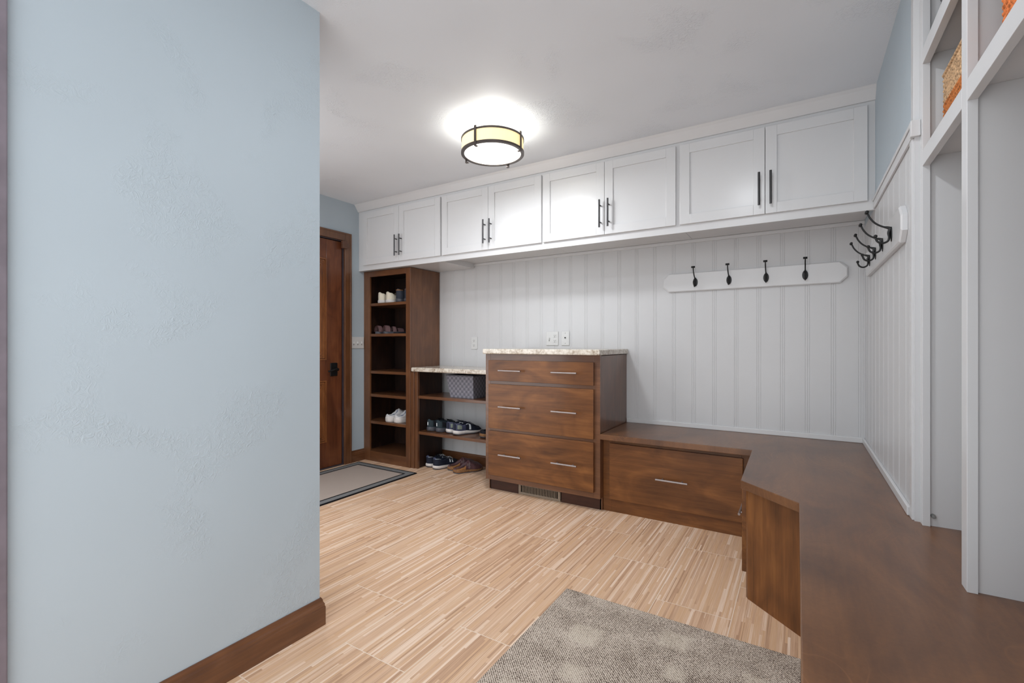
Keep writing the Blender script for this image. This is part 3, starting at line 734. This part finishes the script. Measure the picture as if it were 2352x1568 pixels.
# ================================================================ SHOES
def sm(a, b, x):
    t = max(0, min(1, (x - a) / (b - a))); return t * t * (3 - 2 * t)
def lerp_tab(tab, s):
    for (a, va), (b, vb) in zip(tab, tab[1:]):
        if s <= b: return va + (vb - va) * sm(0, 1, (s - a) / (b - a) if b > a else 0)
    return tab[-1][1]
def half_w(s, W, Wh):
    base = lerp_tab([(0, Wh), (.18, Wh), (.42, Wh * .95), (.68, W), (.85, W * .9), (1, W * .72)], s)
    if s < .14: base *= math.sqrt(max(0, 1 - ((.14 - s) / .14) ** 2))
    if s > .82: base *= math.sqrt(max(0, 1 - ((s - .82) / .18) ** 2))
    return base
class Shoe:
    def __init__(k, L, W, Wh, sole, H, open0=.05, open1=.5, rocker=0.012, insole=.008):
        k.L, k.W, k.Wh, k.sole, k.H, k.o0, k.o1, k.rk, k.ins = L, W, Wh, sole, H, open0, open1, rocker, insole
    def cx(k, s): return .006 * math.sin(math.pi * s)            # slight foot curve
    def toe_up(k, s): return k.rk * sm(.7, 1, s) + k.rk * .4 * (1 - sm(0, .12, s))
    def pt(k, s, u, off=0):
        w = max(half_w(s, k.W, k.Wh), .0006); zs = lerp_tab(k.sole, s) + k.toe_up(s) * .6
        H = max(lerp_tab(k.H, s), zs + .004)
        side = -1 if u < 0 else 1; a = abs(u)
        rim_w = w * lerp_tab([(0, .78), (.3, .70), (.5, .50), (.75, .55), (1, .6)], s)
        op = sm(k.o0, k.o0 + .04, s) * (1 - sm(k.o1 - .05, k.o1 + .03, s))
        if a >= .5:
            t = (1 - a) / .5                     # 0 base .. 1 rim
            x = w + (rim_w - w) * (t ** 1.7) + .0035 * math.sin(math.pi * t) * min(1, w / .03)
            z = zs + (H - zs) * math.sin(t * math.pi / 2) ** .9
            x += off * min(1, w / .012)
            return Vector((k.cx(s) + side * x, s * k.L, z))
        t = a / .5                                # 1 rim .. 0 centre
        crown = min(.5 * rim_w, .012) * (1 - t * t)
        zc = H + crown; xc = rim_w * t
        zi = zs + k.ins + (H - zs - k.ins) * (t ** 7)
        xi = rim_w * (.93 * t ** .55 if t < 1 else 1)
        return Vector((k.cx(s) + side * (xc + (xi - xc) * op), s * k.L, zc + (zi - zc) * op + (off if op < .5 else 0)))
    def build(k, root, T, mat_up, mat_in, mat_sole, sole2=None, patches=(), laces=None, tongue=None, ridge=True):
        ns, nu = 44, 40
        S_ = [.5 - .5 * math.cos(math.pi * i / ns) for i in range(ns + 1)]
        bm = bmesh.new(); grid = []
        bi = bmesh.new(); gi = []
        for s in S_:
            grid.append([bm.verts.new(T(k.pt(s, -1 + 2 * j / nu))) for j in range(nu + 1)])
            gi.append([bi.verts.new(T(k.pt(s, -1 + 2 * j / nu))) for j in range(nu + 1)])
        for i in range(ns):
            sc = (S_[i] + S_[i + 1]) / 2
            for j in range(nu):
                uc = abs(-1 + 2 * (j + .5) / nu)
                inner = uc < .47 and k.o0 + .01 < sc < k.o1 + .02
                g, b = (gi, bi) if inner else (grid, bm)
                b.faces.new((g[i][j], g[i + 1][j], g[i + 1][j + 1], g[i][j + 1]))
        for b in (bm, bi):
            bmesh.ops.delete(b, geom=[v for v in b.verts if not v.link_faces], context='VERTS')
        obj('upper', bm, mat_up, root, smooth=True)
        if len(bi.faces): obj('lining', bi, mat_in, root, smooth=True)
        def solemesh(f0, f1, grow, mat, name):
            b = bmesh.new(); rings = []
            lev = [(0, -.0035), (.18, 0), (.5, .0012), (.85, 0), (1, -.002)]
            for (lv, g) in lev:
                ringv = []
                pts = [(s, 1) for s in S_] + [(s, -1) for s in S_[::-1]][1:-1]
                for (s, sd) in pts:
                    w = half_w(s, k.W, k.Wh); w = max(w, .0004) + (grow + g) * min(1, w / .012 + .15)
                    ys = s * k.L
                    if s < .1: ys -= (grow + g) * (1 - s / .1)
                    if s > .9: ys += (grow + g) * (s - .9) / .1
                    z0_ = k.toe_up(s); z1_ = lerp_tab(k.sole, s) + k.toe_up(s) * .6 + .002
                    a0 = z0_ + (z1_ - z0_) * f0; a1 = z0_ + (z1_ - z0_) * f1
                    ringv.append(b.verts.new(T(Vector((k.cx(s) + sd * w, ys, a0 + (a1 - a0) * lv)))))
                rings.append(ringv)
            n = len(rings[0])
            for a, c in zip(rings, rings[1:]):
                for q in range(n): b.faces.new((a[q], a[(q + 1) % n], c[(q + 1) % n], c[q]))
            b.faces.new(rings[0][::-1]); b.faces.new(rings[-1])
            bmesh.ops.recalc_face_normals(b, faces=b.faces)
            obj(name, b, mat, root, smooth=True)
        if sole2 is not None:
            solemesh(.22, 1, .0035, mat_sole, 'midsole'); solemesh(0, .26, .002, sole2, 'outsole')
        else: solemesh(0, 1, .0035, mat_sole, 'sole')
        for (nm, s0, s1, u0, u1, mt_, off) in patches:
            b = bmesh.new(); g = []
            for i in range(9):
                s = s0 + (s1 - s0) * i / 8; row = []
                for j in range(7):
                    q = u0 + (u1 - u0) * j / 6
                    v = k.pt(s, q, off)
                    if s < .1: v.y -= off * (1 - s / .1)
                    row.append(b.verts.new(T(v)))
                g.append(row)
            for i in range(8):
                for j in range(6): b.faces.new((g[i][j], g[i + 1][j], g[i + 1][j + 1], g[i][j + 1]))
            obj(nm, b, mt_, root, smooth=True)
        if tongue:
            b = bmesh.new(); g = []
            s0, s1, h = tongue[:3]
            for i in range(7):
                f = i / 6; s = s1 + (s0 - s1) * f; w = .022 * (1 - .15 * f)
                zc = max(lerp_tab(k.H, s), 0) + .004 + h * f ** 1.5
                g.append([b.verts.new(T(Vector((k.cx(s) + w * e, s * k.L, zc - .006 * e * e)))) for e in (-1, -.6, 0, .6, 1)])
            for i in range(6):
                for j in range(4): b.faces.new((g[i][j], g[i + 1][j], g[i + 1][j + 1], g[i][j + 1]))
            r_ = bmesh.ops.solidify(b, geom=b.faces[:], thickness=.004)
            obj('tongue', b, tongue[3], root, smooth=True)
        if laces:
            b = bmesh.new()
            for i in range(laces[2]):
                s = laces[0] + (laces[1] - laces[0]) * i / (laces[2] - 1)
                zt2 = k.pt(s, 0).z if s > k.o1 + .02 else lerp_tab(k.H, s) + .006
                pts = spline([T(Vector((k.cx(s) - .022, s * k.L, zt2 - .006))), T(Vector((k.cx(s), s * k.L + .004, zt2 + .005))), T(Vector((k.cx(s) + .022, s * k.L, zt2 - .006)))], 8)
                tube(b, pts, .0022, 6)
            obj('laces', b, laces[3], root, smooth=True)

def shoe_at(name, x, y, z, ang, lab, grp, shp, **kw):
    r = empty(name, (x, y, z), lab, 'shoe', grp)
    a = math.radians(-ang); ca, sa = math.cos(a), math.sin(a)
    T = lambda v: Vector((x + v.x * ca - v.y * sa, y + v.x * sa + v.y * ca, z + v.z))
    shp.build(r, T, **kw); r['_x'] = 0; del r['_x']
    return r, T
fab = lambda n, c, r=.8: plain(n, c, r, .3, var=.05, sc=220, bump=.2)
navy = fab('navy_mesh_fabric', (26, 31, 46)); navy2 = fab('slate_blue_fabric', (58, 62, 84)); teal = fab('dark_teal_knit', (40, 52, 58))
cream = fab('cream_canvas', (214, 205, 186)); wsole = plain('white_foam_sole', (208, 202, 198), .6, .3); dsole = plain('charcoal_foam_sole', (74, 74, 80), .5, .4)
blk = fab('black_fabric', (20, 21, 28)); brownl = plain('brown_leather', (74, 46, 44), .45, .5, var=.12, sc=40, bump=.2); tanl = plain('tan_cork', (128, 92, 60), .7, .3, var=.15, sc=90)
grey = fab('grey_lining_fabric', (130, 140, 158)); refl = plain('pale_reflective_trim', (206, 212, 216), .3, .5); mauve = fab('mauve_strap_fabric', (150, 118, 118))
white_up = fab('white_rubbery_fabric', (204, 202, 202)); purl = plain('lavender_trim', (128, 128, 156), .6); green = plain('pale_green_panel', (118, 128, 118), .6)

plum = plain('plum_brown_leather', (82, 54, 58), .5, .5, var=.12, sc=40, bump=.2); tans = plain('tan_suede_heel', (142, 98, 58), .8, .3, var=.12, sc=70)
runner = Shoe(.285, .046, .036, [(0, .036), (.3, .034), (.6, .026), (1, .014)], [(0, .100), (.12, .098), (.28, .080), (.42, .092), (.52, .086), (.7, .060), (.88, .044), (1, .030)], .055, .47)
sneaker = Shoe(.285, .048, .035, [(0, .032), (.3, .030), (.6, .024), (1, .014)], [(0, .096), (.1, .096), (.28, .078), (.42, .088), (.55, .078), (.75, .054), (1, .028)], .055, .46)
canvas = Shoe(.27, .045, .037, [(0, .030), (1, .022)], [(0, .098), (.1, .096), (.28, .078), (.42, .086), (.55, .072), (.75, .050), (1, .034)], .055, .46, .004)
hiker = Shoe(.28, .047, .037, [(0, .032), (.5, .028), (1, .018)], [(0, .122), (.12, .120), (.26, .112), (.42, .118), (.52, .095), (.75, .060), (1, .034)], .055, .46)
clog = Shoe(.275, .050, .040, [(0, .030), (.3, .026), (1, .016)], [(0, .036), (.1, .038), (.26, .048), (.40, .072), (.50, .086), (.75, .066), (1, .036)], .03, .47, .006, .002)
slipon = Shoe(.25, .047, .041, [(0, .047), (.5, .044), (1, .036)], [(0, .064), (.1, .062), (.24, .064), (.36, .082), (.47, .108), (.7, .084), (1, .050)], .05, .46, .004, .003)
loafer = Shoe(.275, .047, .038, [(0, .032), (.3, .028), (1, .016)], [(0, .060), (.1, .062), (.28, .06), (.42, .078), (.52, .078), (.75, .060), (1, .034)], .04, .44)

# floor: navy sneakers with white soles
for i, (x, yy, lab) in enumerate(((-2.880, 3.190, 'navy sneaker with white sole on the floor, closest to the bookcase'), (-2.775, 3.163, 'navy sneaker with white sole on the floor, next to the brown clogs'))):
    shoe_at('sneaker', x, yy, 0, 14, lab, 'navy sneakers on the floor', sneaker, mat_up=navy, mat_in=blk, mat_sole=wsole, sole2=dsole,
        patches=[('heel_tab', .0, .05, -.62, .62, navy2, .002), ('reflective_strip', .02, .20, .50, .58, refl, .003), ('side_stripe', .50, .54, .60, .86, refl, .002), ('side_stripe', .58, .62, .60, .86, refl, .002)],
        tongue=(.34, .6, .02, navy), laces=(.46, .66, 4, refl))
for i, (x, y, lab) in enumerate(((-2.652, 3.216, 'brown leather clog with tan heel on the floor, the left one behind'), (-2.548, 3.165, 'brown leather clog with buckle on the floor, nearest the drawer chest'))):
    r, T = shoe_at('clog', x, y, 0, 27, lab, 'brown clogs on the floor', clog, mat_up=plum, mat_in=brownl, mat_sole=tanl, sole2=dsole,
        patches=[('strap', .42, .50, -.98, .98, plum, .004), ('heel_panel', .0, .34, .56, 1, tans, .0015), ('heel_panel', .0, .34, -1, -.56, tans, .0015)])
    b = bmesh.new()
    for dx in (0, .014):
        p = clog.pt(.455, .72, .006); cyl(b, T(p + Vector((0, -.014 + dx, -.010))), T(p + Vector((-.002, -.014 + dx, .012))), .0018, 8)
    obj('buckle', b, M['steel'], r, label='silver buckle')
# middle board
for i, (x, lab) in enumerate(((-2.842, 'dark teal running shoe with grey sole on the shoe shelf, leftmost'), (-2.738, 'dark teal running shoe with grey sole, beside the navy runners'))):
    r, T = shoe_at('running_shoe', x, 3.165, LS[1], 10, lab, 'dark teal running shoes', runner, mat_up=teal, mat_in=blk, mat_sole=dsole,
        patches=[('heel_strip', .002, .012, -.55, -.95, refl, .004)] if 0 else [('side_panel', .10, .38, .60, .95, blk, .0015)], tongue=(.34, .6, .02, blk), laces=(.46, .68, 5, blk))
    bm = bmesh.new(); box(bm, -.004, .004, -.004, .004, .056, .084); bmesh.ops.transform(bm, matrix=Matrix.Translation(T(Vector((0, 0, 0)))), verts=bm.verts)
    obj('heel_mark', bm, refl, r, label='white upright heel mark')
for i, (x, yy, lab) in enumerate(((-2.636, 3.178, 'slate and navy running shoe with white sole, second from the right of its shelf row'), (-2.538, 3.150, 'slate and navy running shoe with white sole seen from its side, largest on the shelf'))):
    shoe_at('running_shoe', x, yy, LS[1], 19, lab, 'slate and navy running shoes', runner, mat_up=navy, mat_in=navy, mat_sole=wsole, sole2=dsole,
        patches=[('heel_counter', .0, .34, .58, 1, navy2, .0018), ('heel_counter', .0, .3, -1, -.58, navy2, .0018), ('collar_trim', .01, .34, .50, .57, purl, .0028), ('heel_panel', .06, .2, .70, .93, green, .003),
                 ('side_mark', .46, .52, .58, .95, refl, .003), ('side_mark', .36, .50, .55, .64, refl, .003)],
        tongue=(.34, .6, .022, navy2), laces=(.46, .68, 5, navy))
shoe_at('clog', -2.262, 3.175, LS[1], 6, 'dark shoe with tan sole at the right end of the shoe shelf', None, loafer, mat_up=blk, mat_in=blk, mat_sole=tanl, sole2=dsole)
# bookcase shelves
for i, (x, lab) in enumerate(((-3.436, 'cream canvas sneaker on the top bookcase shelf, left one'), (-3.330, 'cream canvas sneaker on the top bookcase shelf, next to the hiking shoe'))):
    shoe_at('sneaker', x, 3.135, SH[0], 6, lab, 'cream sneakers on the top shelf', canvas, mat_up=cream, mat_in=cream, mat_sole=wsole,
        patches=[('heel_tab', .0, .035, -.60, .60, cream, .002)], tongue=(.34, .58, .012, cream), laces=(.46, .62, 4, cream))
for i, (x, lab) in enumerate(((-3.213, 'dark hiking shoe with brown collar on the top bookcase shelf'), (-3.105, 'dark hiking shoe half hidden by the frame of the bookcase'))):
    shoe_at('hiking_shoe', x, 3.150, SH[0], 4, lab, 'dark hiking shoes on the top shelf', hiker, mat_up=fab('dark_slate_suede_%d' % i, (48, 52, 62)), mat_in=blk, mat_sole=dsole,
        patches=[('collar', .0, .14, -.66, -.5, tanl if i == 0 else brownl, .002), ('collar', .0, .14, .5, .66, tanl if i == 0 else brownl, .002)], tongue=(.34, .58, .015, tanl), laces=(.46, .62, 4, refl))
for i, (x, lab) in enumerate(((-3.318, 'white backless slip-on shoe on the bookcase, fuller view, left'), (-3.208, 'white backless slip-on shoe on the bookcase, partly behind the frame'))):
    shoe_at('slip_on_shoe', x, 3.118, SH[4], 16, lab, 'white slip-on shoes', slipon, mat_up=white_up, mat_in=grey, mat_sole=wsole)
# sandals
def sandal(x, y, z, ang, lab, grp, L, solem, strapm, straps, flat=False):
    r = empty('sandal' if not flat else 'flip_flop', (x, y, z), lab, 'sandal', grp)
    a = math.radians(-ang); ca, sa = math.cos(a), math.sin(a)
    T = lambda v: Vector((x + v[0] * ca - v[1] * sa, y + v[0] * sa + v[1] * ca, z + v[2]))
    bm = bmesh.new(); pts = []
    for i in range(41):
        s = i / 40; pts.append((half_w(s, .043, .034) + .0004, s * L))
    n = len(pts); th = .022 if not flat else .014
    lo = [bm.verts.new(T((w_, yy, 0))) for w_, yy in pts] + [bm.verts.new(T((-w_, yy, 0))) for w_, yy in pts[::-1]]
    hi = [bm.verts.new(T((w_, yy, th))) for w_, yy in pts] + [bm.verts.new(T((-w_, yy, th))) for w_, yy in pts[::-1]]
    m_ = len(lo)
    for q in range(m_): bm.faces.new((lo[q], lo[(q + 1) % m_], hi[(q + 1) % m_], hi[q]))
    bm.faces.new(lo[::-1]); bm.faces.new(hi); bmesh.ops.recalc_face_normals(bm, faces=bm.faces)
    obj('sole', bm, solem, r)
    for (s, h, wd) in straps:
        bm = bmesh.new(); g = []
        for j in range(13):
            t = math.pi * j / 12; w_ = half_w(s, .043, .034) + .002
            for_ = []
            for e in (-1, 0, 1):
                for_.append(bm.verts.new(T((w_ * math.cos(t), s * L + e * wd / 2, th - .004 + h * math.sin(t) ** .7 + (.002 if e == 0 else 0)))))
            g.append(for_)
        for j in range(12):
            for e in range(2): bm.faces.new((g[j][e], g[j + 1][e], g[j + 1][e + 1], g[j][e + 1]))
        bmesh.ops.solidify(bm, geom=bm.faces[:], thickness=.004)
        obj('strap', bm, strapm, r, smooth=True)
sandal(-3.470, 3.125, SH[1], 8, 'mauve strappy sandal on the second bookcase shelf, left one', 'mauve sandals', .25, dsole, mauve, [(.12, .060, .045), (.42, .050, .03), (.66, .036, .05)])
sandal(-3.362, 3.122, SH[1], 20, 'mauve strappy sandal on the second bookcase shelf, right one', 'mauve sandals', .25, dsole, mauve, [(.12, .060, .05), (.40, .052, .035), (.64, .038, .06)])
sandal(-3.222, 3.118, SH[1], 30, 'thin dark flip-flop on the second bookcase shelf, beside the mauve sandals', None, .25, blk, plain('silver_strap', (150, 146, 156), .25, .5, .5), [(.55, .040, .008), (.62, .034, .008)], True)
